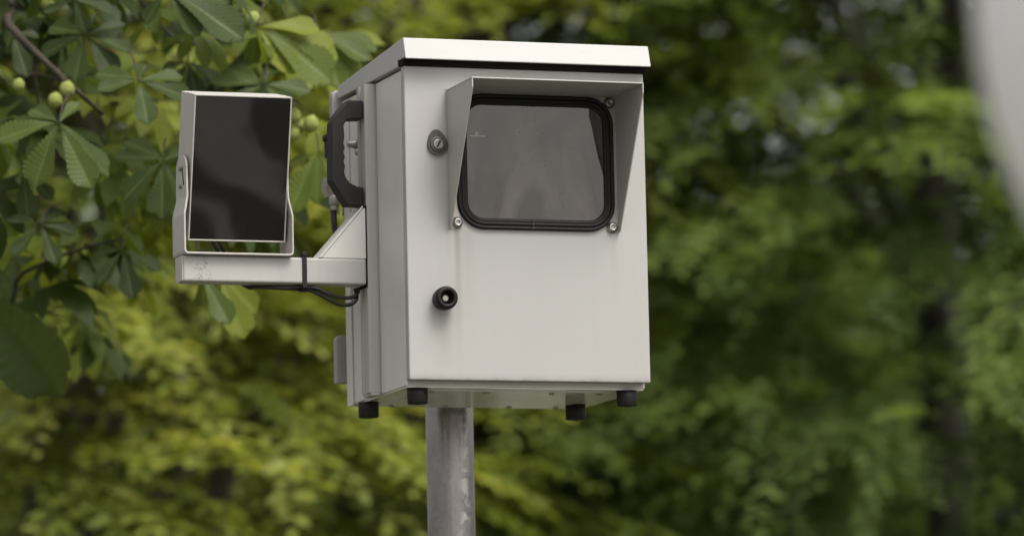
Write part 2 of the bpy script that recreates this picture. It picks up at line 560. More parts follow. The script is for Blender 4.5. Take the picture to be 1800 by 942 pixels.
# lock and round cable entry on the door
bm = bmesh.new()
egg = []
for k in range(40):
    a = 2 * PI * k / 40
    r = .0168
    x, z = r * math.cos(a), r * 1.0 * math.sin(a)
    if z > 0: z *= 1.42; x *= (1 - .16 * max(0, math.sin(a)))
    egg.append((x, z))
ca, sa = math.cos(.16), math.sin(.16)
egg = [(.0525 + x * ca - z * sa, .3705 + x * sa + z * ca) for x, z in egg]
add_prism(bm, egg, -.0045, -.0001, 'y', 0)
add_lathe(bm, ((.0125, -.0045), (.0125, -.0060), (.0105, -.0066), (.0085, -.0066)), (.0525, 0, .3705), 'y', 24, 0)
add_lathe(bm, ((.0080, -.0050), (.0080, -.0080), (.0072, -.0086)), (.0525, 0, .3705), 'y', 20, 1)
add_prism(bm, [(.0525 + u * .5 - v * .86, .3705 + u * .86 + v * .5) for u, v in ((-.006, -.0012), (.006, -.0012), (.006, .0012), (-.006, .0012))], -.0090, -.0087, 'y', 2)
link('lock', bm, [M_LOCK, M_STEEL, M_DARK], door, bevel=.0006)
bm = bmesh.new()
GC = (.0565, 0, .1270)
add_lathe(bm, ((.0170, 0), (.0172, -.006), (.0180, -.009), (.0184, -.020), (.0172, -.0245), (.0150, -.0262), (.0112, -.0262), (.0104, -.0240), (.0100, -.010)), GC, 'y', 32, 0)
add_lathe(bm, ((.0060, -.004), (.0062, -.0135), (.0045, -.0150)), GC, 'y', 18, 1)
link('cable_gland', bm, [M_RUBBER, M_STEEL], door)

# mounting rail, handle and fittings on the left side
bm = bmesh.new()
RY = .152
rp = [(-.0012, RY), (-.0165, RY), (-.0178, RY + .0015), (-.0178, RY + .019), (-.0150, RY + .020), (-.0135, RY + .0225), (-.0135, RY + .029),
      (-.0172, RY + .0315), (-.0172, RY + .043), (-.0155, RY + .0445), (-.0062, RY + .0455), (-.0062, RY + .057), (-.0012, RY + .057)]
add_prism(bm, [(x, y) for x, y in rp], -.004, .4895, 'z')
rail = link('mounting_rail', bm, M_ALU, CAB)
link('rail_foot', box(-.016, -.0012, RY - .0035, RY + .040, -.009, -.0045), M_ALU, rail, bevel=.001)
link('rail_shadow_strip', box(-.0012, .0008, RY - .0016, RY - .0002, -.004, .4888), M_BRKT, rail)  # darker strip standing for the contact shadow between rail and body

def hp(px, py):
    z = .463 - (py - 176) / 1095
    x = -.0195 + (px - 640) / 1053 - (.463 - z) * .018
    return (x, z)
outer = [hp(*p) for p in ((640, 176), (614, 175.5), (590, 205), (585, 217), (585, 318), (612, 361), (641, 362))]
inner = [hp(*p) for p in ((641, 329), (630, 327.5), (618, 322), (610, 312), (607.5, 303), (609, 292), (606.5, 284), (608.8, 276), (606.3, 268), (608.6, 260), (606.2, 252), (608, 240), (606.5, 222), (610, 213), (617, 210), (640, 209))]
bm = bmesh.new()
add_prism(bm, outer + inner, RY + .002, RY + .030)
handle = link('handle', bm, M_FOOT, CAB, bevel=.002, seg=2)
bm = bmesh.new()
add_lathe(bm, ((.0075, 0), (.0075, -.010), (.0055, -.0125), (.0055, -.020), (.004, -.021)), (0, .238, .405), 'x', 16)
add_lathe(bm, ((.0055, 0), (.0055, -.009), (.004, -.010)), (0, .232, .392), 'x', 12)
link('fitting', bm, M_STEEL, CAB)
bm = bmesh.new()
add_lathe(bm, ((.007, 0), (.007, -.011), (.005, -.013), (.005, -.018)), (0, .215, .324), 'x', 16)
add_lathe(bm, ((.005, 0), (.005, -.011), (.004, -.012)), (0, .246, .326), 'x', 12)
link('fitting', bm, M_STEEL, CAB)
# bracket plates behind the cabinet and the clamps that hold the pole
def tab(z0, z1, r):
    bm = bmesh.new()
    pts = [(-.0125, z0 + .002), (.30, z0 + .002), (.30, z1 - .004), (.010, z1 - .004)]
    for k in range(7):
        a = PI / 2 + PI / 2 * k / 6
        pts.append((-.0125 + r + r * math.cos(a), z1 - r + r * math.sin(a)))
    add_prism(bm, pts, D + .022, D + .040)
    return bm
for z0, z1 in ((.370, .510), (.029, .109)):
    br = link('rear_bracket', tab(z0, z1, .009), M_BRKT, CAB, bevel=.0015)
    link('spacer', box(.03, .28, D + .003, D + .0218, z0 + .01, z1 - .02), M_BRKT, br)
# connectors behind the handle
bm = bmesh.new()
add_box(bm, -.024, -.0128, D + .020, D + .034, .400, .438)
add_lathe(bm, ((.006, .0), (.006, -.0035)), (-.0240, D + .027, .431), 'x', 14)
link('plug', bm, M_FOOT, CAB, bevel=.0015)
bm = bmesh.new()
add_prism(bm, [(-.0290, .366), (-.0115, .374), (-.0095, .356), (-.0135, .332), (-.0250, .333), (-.0320, .348)], D + .004, D + .030, 'y')
add_lathe(bm, ((.0085, .318), (.0085, .334), (.0075, .335)), (-.0165, D + .008, 0), 'z', 14)
add_lathe(bm, ((.0065, .310), (.0065, .318)), (-.0165, D + .008, 0), 'z', 14)
add_lathe(bm, ((.0065, .304), (.0065, .324)), (.0055, D + .016, 0), 'z', 14)
link('connector', bm, M_STEEL, CAB, bevel=.0012)
for pts in (((-.0165, D + .020, .42), (-.018, D + .020, .39), (-.017, D + .022, .35), (-.0175, D + .014, .31), (-.016, D + .006, .27), (-.010, D - .05, .24), (-.010, D - .08, .20)),
            ((-.0165, D + .008, .312), (-.0155, D + .006, .28), (-.006, D + .004, .25), (-.010, D - .06, .22), (-.010, D - .08, .20)),
            ((.0055, D + .016, .306), (.004, D + .014, .285), (.0, D + .010, .262), (-.008, D - .06, .23), (-.010, D - .08, .21))):
    bm = bmesh.new()
    add_tube(bm, catmull(pts, 8), .0036, 8)
    link('cable', bm, M_CABLE, CAB)

# ------------------------------------------------------------------ pole
PX, PY, PR = .1960, .400, .0392
pole_base = cab_point(PX, PY, 0)
POLE = thing('pole', 'galvanised steel pole standing under and behind the grey camera cabinet', 'pole', (pole_base.x, pole_base.y, 0), YAW)
topz = ORIGIN.z + .44
bm = bmesh.new()
prof = [(PR, 0)] + [(PR, topz * k / 12) for k in range(1, 12)] + [(PR, topz), (PR - .004, topz + .002)]
add_lathe(bm, prof, (0, 0, 0), 'z', 48)
link('shaft', bm, M_GALV, POLE)
bm = bmesh.new()
add_lathe(bm, ((.11, .004), (.11, .016), (PR + .002, .018)), (0, 0, 0), 'z', 32)
link('base_plate', bm, M_GALV, POLE)
for z in (.44, .065):
    bm = bmesh.new()
    zc = ORIGIN.z + z - .02
    add_lathe(bm, ((PR + .0003, zc - .015), (PR + .003, zc - .015), (PR + .003, zc + .015), (PR + .0003, zc + .015)), (0, 0, 0), 'z', 40)
    link('clamp', bm, M_GALV, POLE)

# ------------------------------------------------------------------ arm with gusset
AX0, AX1, AY0, AY1, AZ0, AZ1 = -.3215, -.0185, RY + .002, RY + .043, .1675, .2090
off = (AX1, RY + .02, .188)
ARM = thing('support_arm', 'pale grey square steel arm with a sloped gusset, fixed to the cabinet side rail', 'arm', cab_point(*off), YAW)
link('tube', box(AX0 + .002, AX1, AY0, AY1, AZ0, AZ1), M_ARM, ARM, off, bevel=.0035, seg=3)
link('end_cap', box(AX0, AX0 + .0019, AY0 + .0008, AY1 - .0008, AZ0 + .0008, AZ1 - .0008), M_STRAP, ARM, off, bevel=.0009)
bm = bmesh.new()
gx, gz = -.092, AZ1 + .0004
tri = [(gx, gz), (AX1 - .0005, gz), (AX1 - .0005, gz + .0805), (AX1 - .004, gz + .0805)]
add_prism(bm, tri, AY0 + .001, AY0 + .004)
add_prism(bm, tri, AY1 + .004, AY1 + .007)
link('gusset_plate', bm, M_BODY, ARM, off)
bm = bmesh.new()
add_prism(bm, [(gx - .0005, gz), (AX1 - .0045, gz + .0808), (AX1 - .0045, gz + .0848), (gx - .0050, gz)], AY0 - .0005, AY1 + .009)
link('gusset_flange', bm, M_BODY, ARM, off, bevel=.0008)
link('end_plate', box(AX1 + .0002, AX1 + .0007, AY0 - .002, AY1 + .002, AZ0 - .004, AZ1 + .085), M_DARK, ARM, off)

# cable tie round the arm
tx = -.1215
off = (tx, AY0, AZ0)
TIE = thing('cable_tie', 'black plastic cable tie wrapped round the square arm', 'cable tie', cab_point(*off), YAW)
bm = bmesh.new()
o1, o2 = .0004, .0022
zl = AZ0 - .0105
sec_o = [(AY0 - o2, zl + .004), (AY0 - o2, AZ1 + o2), (AY1 + o2, AZ1 + o2), (AY1 + o2, AZ0 - o2), (AY0 + .018, zl - .001), (AY0 + .006, zl - .002)]
sec_i = [(AY0 - o1, zl + .005), (AY0 - o1, AZ1 + o1), (AY1 + o1, AZ1 + o1), (AY1 + o1, AZ0 - o1), (AY0 + .017, zl + .001), (AY0 + .007, zl)]
A = []
for sec_, in ((sec_o,), (sec_i,)):
    for xx in (tx - .0036, tx + .0036):
        A.append([bm.verts.new((xx, y, z)) for y, z in sec_])
n = 6
for k in range(n):
    j = (k + 1) % n
    bm.faces.new((A[0][k], A[0][j], A[1][j], A[1][k]))
    bm.faces.new((A[2][k], A[3][k], A[3][j], A[2][j]))
    bm.faces.new((A[0][k], A[2][k], A[2][j], A[0][j]))
    bm.faces.new((A[1][k], A[1][j], A[3][j], A[3][k]))
link('strap', bm, M_FOOT, TIE, off)
link('tie_head', box(tx - .0046, tx + .0046, AY0 - .004, AY0 + .004, AZ1 + .0024, AZ1 + .0085), M_FOOT, TIE, off, bevel=.0008)

# the two cables that sag below the arm
def cable(label, pts, r):
    off = pts[0]
    t = bpy.data.objects.new('cable', None)
    bm = bmesh.new()
    add_tube(bm, [p - Vector(off) for p in catmull(pts, 10)], r, 10)
    o = link('cable', bm, M_CABLE)
    o.location = cab_point(*off)
    o.rotation_euler = (0, 0, YAW)
    return tag(o, label, 'cable', 'cables under the arm')
yb = AY0 + .012
cable('upper black cable sagging in a shallow loop under the arm by the rail',
      ((-.20, yb + .02, AZ0 - .0035), (-.165, yb + .004, AZ0 - .0045), (-.122, yb, AZ0 - .0045), (-.100, yb - .004, AZ0 - .006), (-.082, yb - .004, AZ0 - .014), (-.060, yb, AZ0 - .0195), (-.040, yb + .003, AZ0 - .0190), (-.029, yb + .006, AZ0 - .012), (-.0255, yb + .014, AZ0 - .0035)), .0031)
cable('lower black cable sagging in the deeper loop under the arm by the rail',
      ((-.185, yb + .012, AZ0 - .004), (-.150, yb + .001, AZ0 - .0065), (-.122, yb + .007, AZ0 - .0065), (-.104, yb + .002, AZ0 - .010), (-.084, yb, AZ0 - .020), (-.062, yb + .002, AZ0 - .0300), (-.042, yb + .004, AZ0 - .0300), (-.030, yb + .008, AZ0 - .020), (-.0275, yb + .022, AZ0 - .0035)), .0033)

# ------------------------------------------------------------------ infrared lamp on the arm
LC = (-.2285, RY - .012, .3455)
off = (-.2285, RY + .022, AZ1 + .0005)
LAMP = thing('infrared_lamp', 'dark glass floodlight panel in a grey housing on a strap bracket at the arm end', 'lamp', cab_point(*off), YAW)
hw, hh, hd = .0795, .1150, .086
bm = bmesh.new()
# housing: open tray with a chamfered back
add_box(bm, -hw, hw, .004, hd * .55, -hh, hh)
bb = [(-hw, hd * .55 + .0002), (hw, hd * .55 + .0002), (hw, hd * .94), (hw - .006, hd), (-hw + .006, hd), (-hw, hd * .94)]
add_prism(bm, bb, -hh + .0008, hh - .0008, 'z')
rim = .0022
for a in ((-hw, hw, -.001, .0038, hh - rim, hh), (-hw, hw, -.001, .0038, -hh, -hh + rim), (-hw, -hw + rim, -.001, .0038, -hh + rim, hh - rim), (hw - rim, hw, -.001, .0038, -hh + rim, hh - rim)):
    add_box(bm, *a)
hous = link('housing', bm, M_LAMP, LAMP, bevel=.0006)
hous.location = Vector(LC) - Vector(off)
hous.rotation_euler = (math.radians(13.2), 0, 0)
link('glass', box(-hw + rim + .0002, hw - rim - .0002, .0006, .0036, -hh + rim + .0002, hh - rim - .0002), M_GLASS, hous)
# U strap
bm = bmesh.new()
sy0, sy1, tk = RY - .010, RY + .060, .003
sb = AZ1 + .0005
cx = -.2310
lo, up_ = .0895, .0838
def strap_section(s):
    o_ = [(cx + s * lo, sb + .006), (cx + s * lo, sb + .064), (cx + s * up_, sb + .092), (cx + s * up_, sb + .138)]
    i_ = [(cx + s * (up_ - tk), sb + .138), (cx + s * (up_ - tk), sb + .0915), (cx + s * (lo - tk), sb + .0635), (cx + s * (lo - tk), sb + .006)]
    return o_, i_
def strap_arm(s):
    o_, i_ = strap_section(s)
    prof2 = o_ + i_
    A, B = [], []
    for k, (x, z) in enumerate(prof2):
        zt = (z - sb) / .138
        nar = .0 if zt < .6 else .005 * min(1, (zt - .6) / .1)
        A.append(bm.verts.new((x, sy0 + nar, z)))
        B.append(bm.verts.new((x, sy1 - nar, z)))
    n = len(prof2)
    bm.faces.new(A); bm.faces.new(B[::-1])
    for k in range(n):
        bm.faces.new((A[k], B[k], B[(k + 1) % n], A[(k + 1) % n]))
    # rounded end
    ym, rr = (sy0 + sy1) / 2, (sy1 - sy0) / 2 - .005
    pts = [(ym + rr * math.cos(PI * k / 10), sb + .1381 + rr * .75 * math.sin(PI * k / 10)) for k in range(11)]
    xo, xi = cx + s * up_, cx + s * (up_ - tk)
    add_prism(bm, pts, min(xo, xi), max(xo, xi), 'x')
strap_arm(-1); strap_arm(1)
# base of the strap with rounded corners
bo = [(cx - lo, sb + .006), (cx - lo + .0015, sb + .0018), (cx - lo + .006, sb), (cx + lo - .006, sb), (cx + lo - .0015, sb + .0018), (cx + lo, sb + .006)]
bi = [(cx + lo - tk, sb + .006), (cx + lo - tk - .002, sb + tk + .0006), (cx + lo - .0075, sb + tk), (cx - lo + .0075, sb + tk), (cx - lo + tk + .002, sb + tk + .0006), (cx - lo + tk, sb + .006)]
add_prism(bm, bo + bi, sy0, sy1)
bmesh.ops.remove_doubles(bm, verts=bm.verts, dist=.00002)
strap = link('bracket', bm, M_STRAP, LAMP, off, bevel=.0007)
for y, z in ((RY + .026, sb + .141), (RY + .026, sb + .113)):
    bm = bmesh.new()
    add_lathe(bm, ((.0064, 0), (.0064, -.0010), (.0052, -.0013), (.0048, -.0030), (.003, -.0036)), (cx - up_ - .0001, y, z), 'x', 16)
    link('screw', bm, M_STEEL, strap, off)
bm = bmesh.new()
add_prism(bm, [(RY + .011 + .0035 * math.cos(a * .4), sb + .139 - a * .004) for a in range(8)] + [(RY + .0145 + .0035 * math.cos(a * .4), sb + .139 - a * .004) for a in range(7, -1, -1)], cx - up_ - .0006, cx - up_ - .0001, 'x')
link('slot', bm, M_DARK, strap, off)
for x in (-.283, -.216):
    bm = bmesh.new()
    add_lathe(bm, ((.0055, sb + tk), (.0055, sb + tk + .0045), (.004, sb + tk + .0055)), (x, RY + .024, 0), 'z', 12)
    link('bolt', bm, M_FOOT, strap, off)
for dx, dy in ((0, 0), (.011, .004)):
    bm = bmesh.new()
    pts = [(-.266 + dx, RY + .030 + dy, .252), (-.262 + dx, RY + .034 + dy, .236), (-.252 + dx, RY + .042 + dy, .222), (-.240 + dx, RY + .056, .208), (-.225 + dx, RY + .058, .19), (-.21 + dx, RY + .053, .172), (-.20 + dx * .3, RY + .040, AZ0 - .004)]
    add_tube(bm, catmull(pts, 6), .0032, 8)
    link('lead', bm, M_CABLE, LAMP, off)

# ------------------------------------------------------------------ big pale globe close to the camera at the right edge
gcen = at(2572, -14, 3.4)
M_GLOBE = painted('globe paint', (.86, .84, .815), (), .5, .1)
GL = thing('globe', 'large pale grey rounded globe at the right edge, close by and out of focus', 'globe', (gcen.x, gcen.y, 0))
bm = bmesh.new()
R = .3265
add_lathe(bm, [(max(.002, R * math.sin(PI * k / 36)), -R * math.cos(PI * k / 36)) for k in range(37)], (0, 0, gcen.z), 'z', 64)
link('shell', bm, M_GLOBE, GL)
bm = bmesh.new()
add_lathe(bm, ((.10, gcen.z - R - .06), (.13, gcen.z - R - .03), (.13, gcen.z - R + .03), (.12, gcen.z - R + .04)), (0, 0, 0), 'z', 32)
link('collar', bm, M_GALV, GL)
bm = bmesh.new()
add_lathe(bm, ((.16, .004), (.16, .03), (.06, .04), (.055, gcen.z - R - .05)), (0, 0, 0), 'z', 28)
link('post', bm, M_GALV, GL)

# ------------------------------------------------------------------ foliage
def leaf_mat(name, ramp, transl=.45, rough=.5, spec=.35, veins=False, tcol=(1.25, 1.2, .55)):
    m = bpy.data.materials.new(name)
    m.use_nodes = True
    t = m.node_tree
    b = t.nodes['Principled BSDF']
    out = t.nodes['Material Output']
    at_ = t.nodes.new('ShaderNodeAttribute')
    at_.attribute_name = 'tint'
    r = t.nodes.new('ShaderNodeValToRGB')
    while len(r.color_ramp.elements) < len(ramp):
        r.color_ramp.elements.new(.5)
    for e, (p, c) in zip(r.color_ramp.elements, ramp):
        e.position = p
        e.color = (*c, 1)
    t.links.new(at_.outputs['Fac'], r.inputs[0])
    c = r.outputs[0]
    tc = t.nodes.new('ShaderNodeTexCoord')
    n = t.nodes.new('ShaderNodeTexNoise')
    n.inputs['Scale'].default_value = 60
    n.inputs['Detail'].default_value = 4
    t.links.new(tc.outputs['Object'], n.inputs['Vector'])
    c = mixrgb(t, math_node(t, 'MULTIPLY', n.outputs['Fac'], .35), c, (.03, .04, .012))
    if veins:
        uv = t.nodes.new('ShaderNodeUVMap')
        s = t.nodes.new('ShaderNodeSeparateXYZ')
        t.links.new(uv.outputs[0], s.inputs[0])
        av = math_node(t, 'ABSOLUTE', math_node(t, 'SUBTRACT', s.outputs['Y'], .5))
        mid = math_node(t, 'LESS_THAN', av, .022)
        ph = math_node(t, 'SUBTRACT', math_node(t, 'MULTIPLY', s.outputs['X'], 15), math_node(t, 'MULTIPLY', av, 7))
        sd = math_node(t, 'LESS_THAN', math_node(t, 'ABSOLUTE', math_node(t, 'SUBTRACT', math_node(t, 'FRACT', ph), .5)), .09)
        v = math_node(t, 'MAXIMUM', mid, math_node(t, 'MULTIPLY', sd, .45))
        c = mixrgb(t, math_node(t, 'MULTIPLY', v, .55), c, (.20, .24, .10))
    t.links.new(c, b.inputs['Base Color'])
    b.inputs['Roughness'].default_value = rough
    b.inputs['Specular IOR Level'].default_value = spec
    tr = t.nodes.new('ShaderNodeBsdfTranslucent')
    t.links.new(mixrgb(t, 1.0, c, tcol, 'MULTIPLY'), tr.inputs['Color'])
    mx = t.nodes.new('ShaderNodeMixShader')
    mx.inputs[0].default_value = transl
    t.links.new(b.outputs[0], mx.inputs[1])
    t.links.new(tr.outputs[0], mx.inputs[2])
    t.links.new(mx.outputs[0], out.inputs['Surface'])
    return m

M_BARK = mat('bark', (.085, .078, .066), .85, 0, .2, .5, 14, .8, 30)
M_BARKG = mat('pale grey bark', (.17, .16, .145), .85, 0, .2, .35, 14, .6, 30)
M_TWIG = mat('twig bark', (.045, .038, .026), .8, 0, .2, .4, 40)

def tmpl(verts, faces):
    return np.array(verts, float), faces
# simple pointed oval leaf, folded on its midrib
OVAL = tmpl([(0, 0, 0), (1, 0, -.10), (.32, .23, .05), (.70, .20, .02), (.32, -.23, .05), (.70, -.20, .02)],
            [(0, 1, 3, 2), (0, 4, 5, 1)])
def palmate(lobes, drop):
    """five lobed leaf"""
    V = [(0, 0, 0)]
    F = []
    n = len(lobes)
    tips = []
    for a, L in lobes:
        tips.append((L * math.cos(a) + .3, L * math.sin(a), -drop * L))
    V.append((.3, 0, .02))
    prev = 0
    idx = []
    for i, tp in enumerate(tips):
        V.append(tp)
        idx.append(len(V) - 1)
        if i < n - 1:
            a = (lobes[i][0] + lobes[i + 1][0]) / 2
            V.append((.3 + .30 * math.cos(a), .30 * math.sin(a), .03))
            idx.append(len(V) - 1)
    seq = [0] + idx + [0]
    for a, b in zip(seq, seq[1:]):
        F.append((1, a, b))
    return tmpl(V, F)
MAPLE = palmate([(-1.9, .34), (-.95, .55), (0, .70), (.95, .55), (1.9, .34)], .16)

def leaflet_small(V, F, ang, L, droop, wid=.36):
    d = np.array((math.cos(ang), math.sin(ang)))
    s = np.array((-d[1], d[0]))
    rows = [(.0, 0), (.35, .55), (.70, 1.0), (.88, .7)]
    base = len(V)
    def pt(u, v, lift=0):
        z = -droop * u * u * L + lift - abs(v) * .0
        r = d * (u * L) * (1 - .25 * droop * u) + s * v
        return (r[0], r[1], z)
    V.append(pt(0, 0))
    for u, wv in rows[1:]:
        V.append(pt(u, -wv * wid * L / 2, .03 * L)); V.append(pt(u, 0, -.01 * L)); V.append(pt(u, wv * wid * L / 2, .03 * L))
    V.append(pt(1.0, 0, -.03 * L))
    b = base
    F += [(b, b + 1, b + 2), (b, b + 2, b + 3)]
    for k in (0, 3):
        q = b + 1 + k
        F += [(q, q + 3, q + 4, q + 1), (q + 1, q + 4, q + 5, q + 2)]
    q = b + 7
    F += [(q, b + 10, q + 1), (q + 1, b + 10, q + 2)]
def chestnut_template(seed):
    r = random.Random(seed)
    V, F = [], []
    for k, a in enumerate((-2.0, -1.25, -.62, 0, .62, 1.25, 2.0)):
        L = (.55, .8, .95, 1.0, .95, .8, .55)[k] * r.uniform(.85, 1.05)
        leaflet_small(V, F, a + r.uniform(-.12, .12), L, r.uniform(.25, .85))
    return tmpl(V, F)
CHEST = [chestnut_template(s) for s in range(5)]

def basis(d, n):
    d = d / np.linalg.norm(d, axis=1, keepdims=True)
    y = np.cross(n, d)
    y /= np.maximum(np.linalg.norm(y, axis=1, keepdims=True), 1e-6)
    z = np.cross(d, y)
    return np.stack((d, y, z), 1)           # N x axis x 3

def foliage_mesh(name, tmp, pos, B, size, tint):
    V, F = tmp
    N, nv = len(pos), len(V)
    W_ = np.einsum('vk,nkc->nvc', V, B) * size[:, None, None] + pos[:, None, :]
    loops = np.concatenate([np.array(f) for f in F])
    lens = np.array([len(f) for f in F])
    allL = (loops[None, :] + (np.arange(N) * nv)[:, None]).ravel()
    tot = np.tile(lens, N)
    st = np.concatenate(([0], np.cumsum(tot)[:-1]))
    me = bpy.data.meshes.new(name)
    me.vertices.add(N * nv)
    me.vertices.foreach_set('co', W_.astype(np.float32).ravel())
    me.loops.add(len(allL))
    me.loops.foreach_set('vertex_index', allL.astype(np.int32))
    me.polygons.add(len(tot))
    me.polygons.foreach_set('loop_start', st.astype(np.int32))
    me.polygons.foreach_set('loop_total', tot.astype(np.int32))
    me.update(calc_edges=True)
    a = me.attributes.new('tint', 'FLOAT', 'POINT')
    a.data.foreach_set('value', np.repeat(tint, nv).astype(np.float32))
    return me

def put_foliage(root, base, tmps, which, pos, B, size, tint, m, n_parts=300, min_px=9):
    """the leaves that show largest become parts of the tree, the rest one joined part"""
    px, py, dep = project(pos + B[:, 0] * size[:, None] * .5)
    spx = size * F_PX / np.maximum(dep, .1)
    inside = (px > -20) & (px < 1820) & (py > -20) & (py < 962) & (dep > 1) & (spx > min_px)
    inside &= ~((px > 625) & (px < 1125) & (py > 120) & (py < 690)) & ~((px > 335) & (px < 500) & (py > 190) & (py < 420))
    cell = np.floor(px / 14).astype(int) * 1000 + np.floor(py / 14).astype(int)
    idx = np.nonzero(inside)[0]
    idx = idx[np.argsort(dep[idx])]
    _, first = np.unique(cell[idx], return_index=True)
    front = idx[first]
    front = front[np.argsort(-spx[front])][:n_parts]
    sel = np.zeros(len(pos), bool)
    sel[front] = True
    # shared meshes: every template in a few tints
    NT = 6
    cache = {}
    for i in front:
        q = (which[i], min(NT - 1, int(tint[i] * NT)))
        if q not in cache:
            me = foliage_mesh('leaf', tmps[q[0]], np.zeros((1, 3)), np.eye(3)[None], np.ones(1), np.array([(q[1] + .5) / NT]))
            me.materials.append(m)
            cache[q] = me
        o = bpy.data.objects.new('leaf', cache[q])
        COL.objects.link(o)
        o.parent = root
        o.matrix_local = Matrix.Translation(Vector(pos[i]) - base) @ Matrix(B[i].T.tolist()).to_4x4() @ Matrix.Scale(float(size[i]), 4)
    for k, tp in enumerate(tmps):
        r = (~sel) & (which == k)
        if not r.any(): continue
        if len(tmps) > 1 and k > 0: continue
        if len(tmps) == 1:
            me = foliage_mesh('foliage', tp, pos[r] - np.array(base), B[r], size[r], tint[r])
            me.materials.append(m)
            o = bpy.data.objects.new('foliage', me)
        else:
            bmj = bmesh.new()
            for kk, tpp in enumerate(tmps):
                rr = (~sel) & (which == kk)
                if not rr.any(): continue
                mk = foliage_mesh('x', tpp, pos[rr] - np.array(base), B[rr], size[rr], tint[rr])
                bmj.from_mesh(mk)
                bpy.data.meshes.remove(mk)
            me = bpy.data.meshes.new('foliage')
            bmj.to_mesh(me)
            bmj.free()
            me.materials.append(m)
            o = bpy.data.objects.new('foliage', me)
        COL.objects.link(o)
        o.parent = root
        o['kind'] = 'stuff'

def sample_crown(lobes, dens, shell=.0):
    """random points in a union of ellipsoids; thinner where the camera does not look"""
    out = []
    for (c, r, k) in lobes:
        vol = 4 / 3 * PI * r[0] * r[1] * r[2]
        n = int(vol * dens * k)
        p = rng.normal(size=(n, 3))
        p /= np.linalg.norm(p, axis=1, keepdims=True)
        u = rng.random(n) ** (1 / 3)
        u = np.maximum(u, shell * rng.random(n) ** .5)
        p = p * u[:, None] * np.array(r) + np.array(c)
        out.append(p)
    p = np.concatenate(out)
    px, py, dep = project(p)
    near = (px > -450) & (px < 2250) & (py > -500) & (py < 1400) & (dep > 0)
    keep = near | (rng.random(len(p)) < .28)
    return p[keep & (p[:, 2] > .5)]

def sprays(centres, cc, k, length, leaf, droop, tint_mu, tint_sd, flat=.25, clump=None):
    """flat layered sprays of leaves growing outwards from the crown's axis"""
    n = len(centres)
    d = centres - cc
    d[:, 2] *= .25
    d += rng.normal(size=d.shape) * .45 * np.linalg.norm(d, axis=1, keepdims=True)
    d[:, 2] = -np.abs(droop + rng.normal(size=n) * .15) * np.linalg.norm(d[:, :2], axis=1)
    d /= np.linalg.norm(d, axis=1, keepdims=True)
    nrm = np.tile((0, 0, 1.), (n, 1)) + rng.normal(size=(n, 3)) * flat
    nrm -= d * np.sum(nrm * d, 1, keepdims=True)
    nrm /= np.linalg.norm(nrm, axis=1, keepdims=True)
    b = np.cross(nrm, d)
    st = np.clip(tint_mu + rng.normal(size=n) * tint_sd, .02, .98)
    P, B, S, T = [], [], [], []
    Ls = length * rng.uniform(.6, 1.25, n)
    for i in range(k):
        u = (i + .5) / k
        side = 1 if i % 2 else -1
        spread = .9 if i < k - 1 else 0
        ld = d * (math.cos(spread)) + b * side * math.sin(spread) + rng.normal(size=(n, 3)) * .18
        pos = centres + d * (Ls * (u - .5))[:, None] + rng.normal(size=(n, 3)) * leaf * .12
        pos[:, 2] -= .12 * Ls * u * u
        ln = nrm + rng.normal(size=(n, 3)) * .28
        P.append(pos); B.append(basis(ld, ln)); S.append(leaf * rng.uniform(.7, 1.2, n) * (1.05 - .35 * u))
        T.append(np.clip(st + rng.normal(size=n) * .10, .01, .99))
    return np.concatenate(P), np.concatenate(B), np.concatenate(S), np.concatenate(T), (centres - d * Ls[:, None] * .55, centres + d * Ls[:, None] * .4)

def limb_path(a, b, sag=.2, n=6, jit=.05):
    a, b = Vector(a), Vector(b)
    L = (b - a).length
    pts = []
    for k in range(n + 1):
        t = k / n
        p = a.lerp(b, t)
        p.z += sag * L * math.sin(PI * t * .9)
        if 0 < k < n:
            p += Vector((random.uniform(-1, 1), random.uniform(-1, 1), random.uniform(-1, 1))) * jit * L
        pts.append(p)
    return catmull(pts, 3)

def woody(root, base, trunk_r, height, lean, limbs, m, fork=.35):
    bm = bmesh.new()
    bx = Vector(base)
    top = bx + Vector((lean[0], lean[1], height))
    pts = [bx.lerp(top, k / 8) + Vector((random.uniform(-1, 1), random.uniform(-1, 1), 0)) * .05 * (0 < k) for k in range(9)]
    rad = [trunk_r * (1.35 if k == 0 else 1) * (1 - .88 * k / 8) + .008 for k in range(9)]
    add_tube(bm, pts, rad, 14)
    link('trunk', bm, m, root, base)
    for e in limbs:
        e = Vector(e)
        t = min(.9, max(.15, (e.z - .9 - bx.z) / height * .75))
        s = bx.lerp(top, t)
        path = limb_path(s, e, .10)
        r0 = trunk_r * .45 * (1 - t * .6)
        bm = bmesh.new()
        add_tube(bm, path, [r0 * (1 - .85 * k / (len(path) - 1)) + .004 for k in range(len(path))], 8)
        link('limb', bm, m, root, base)

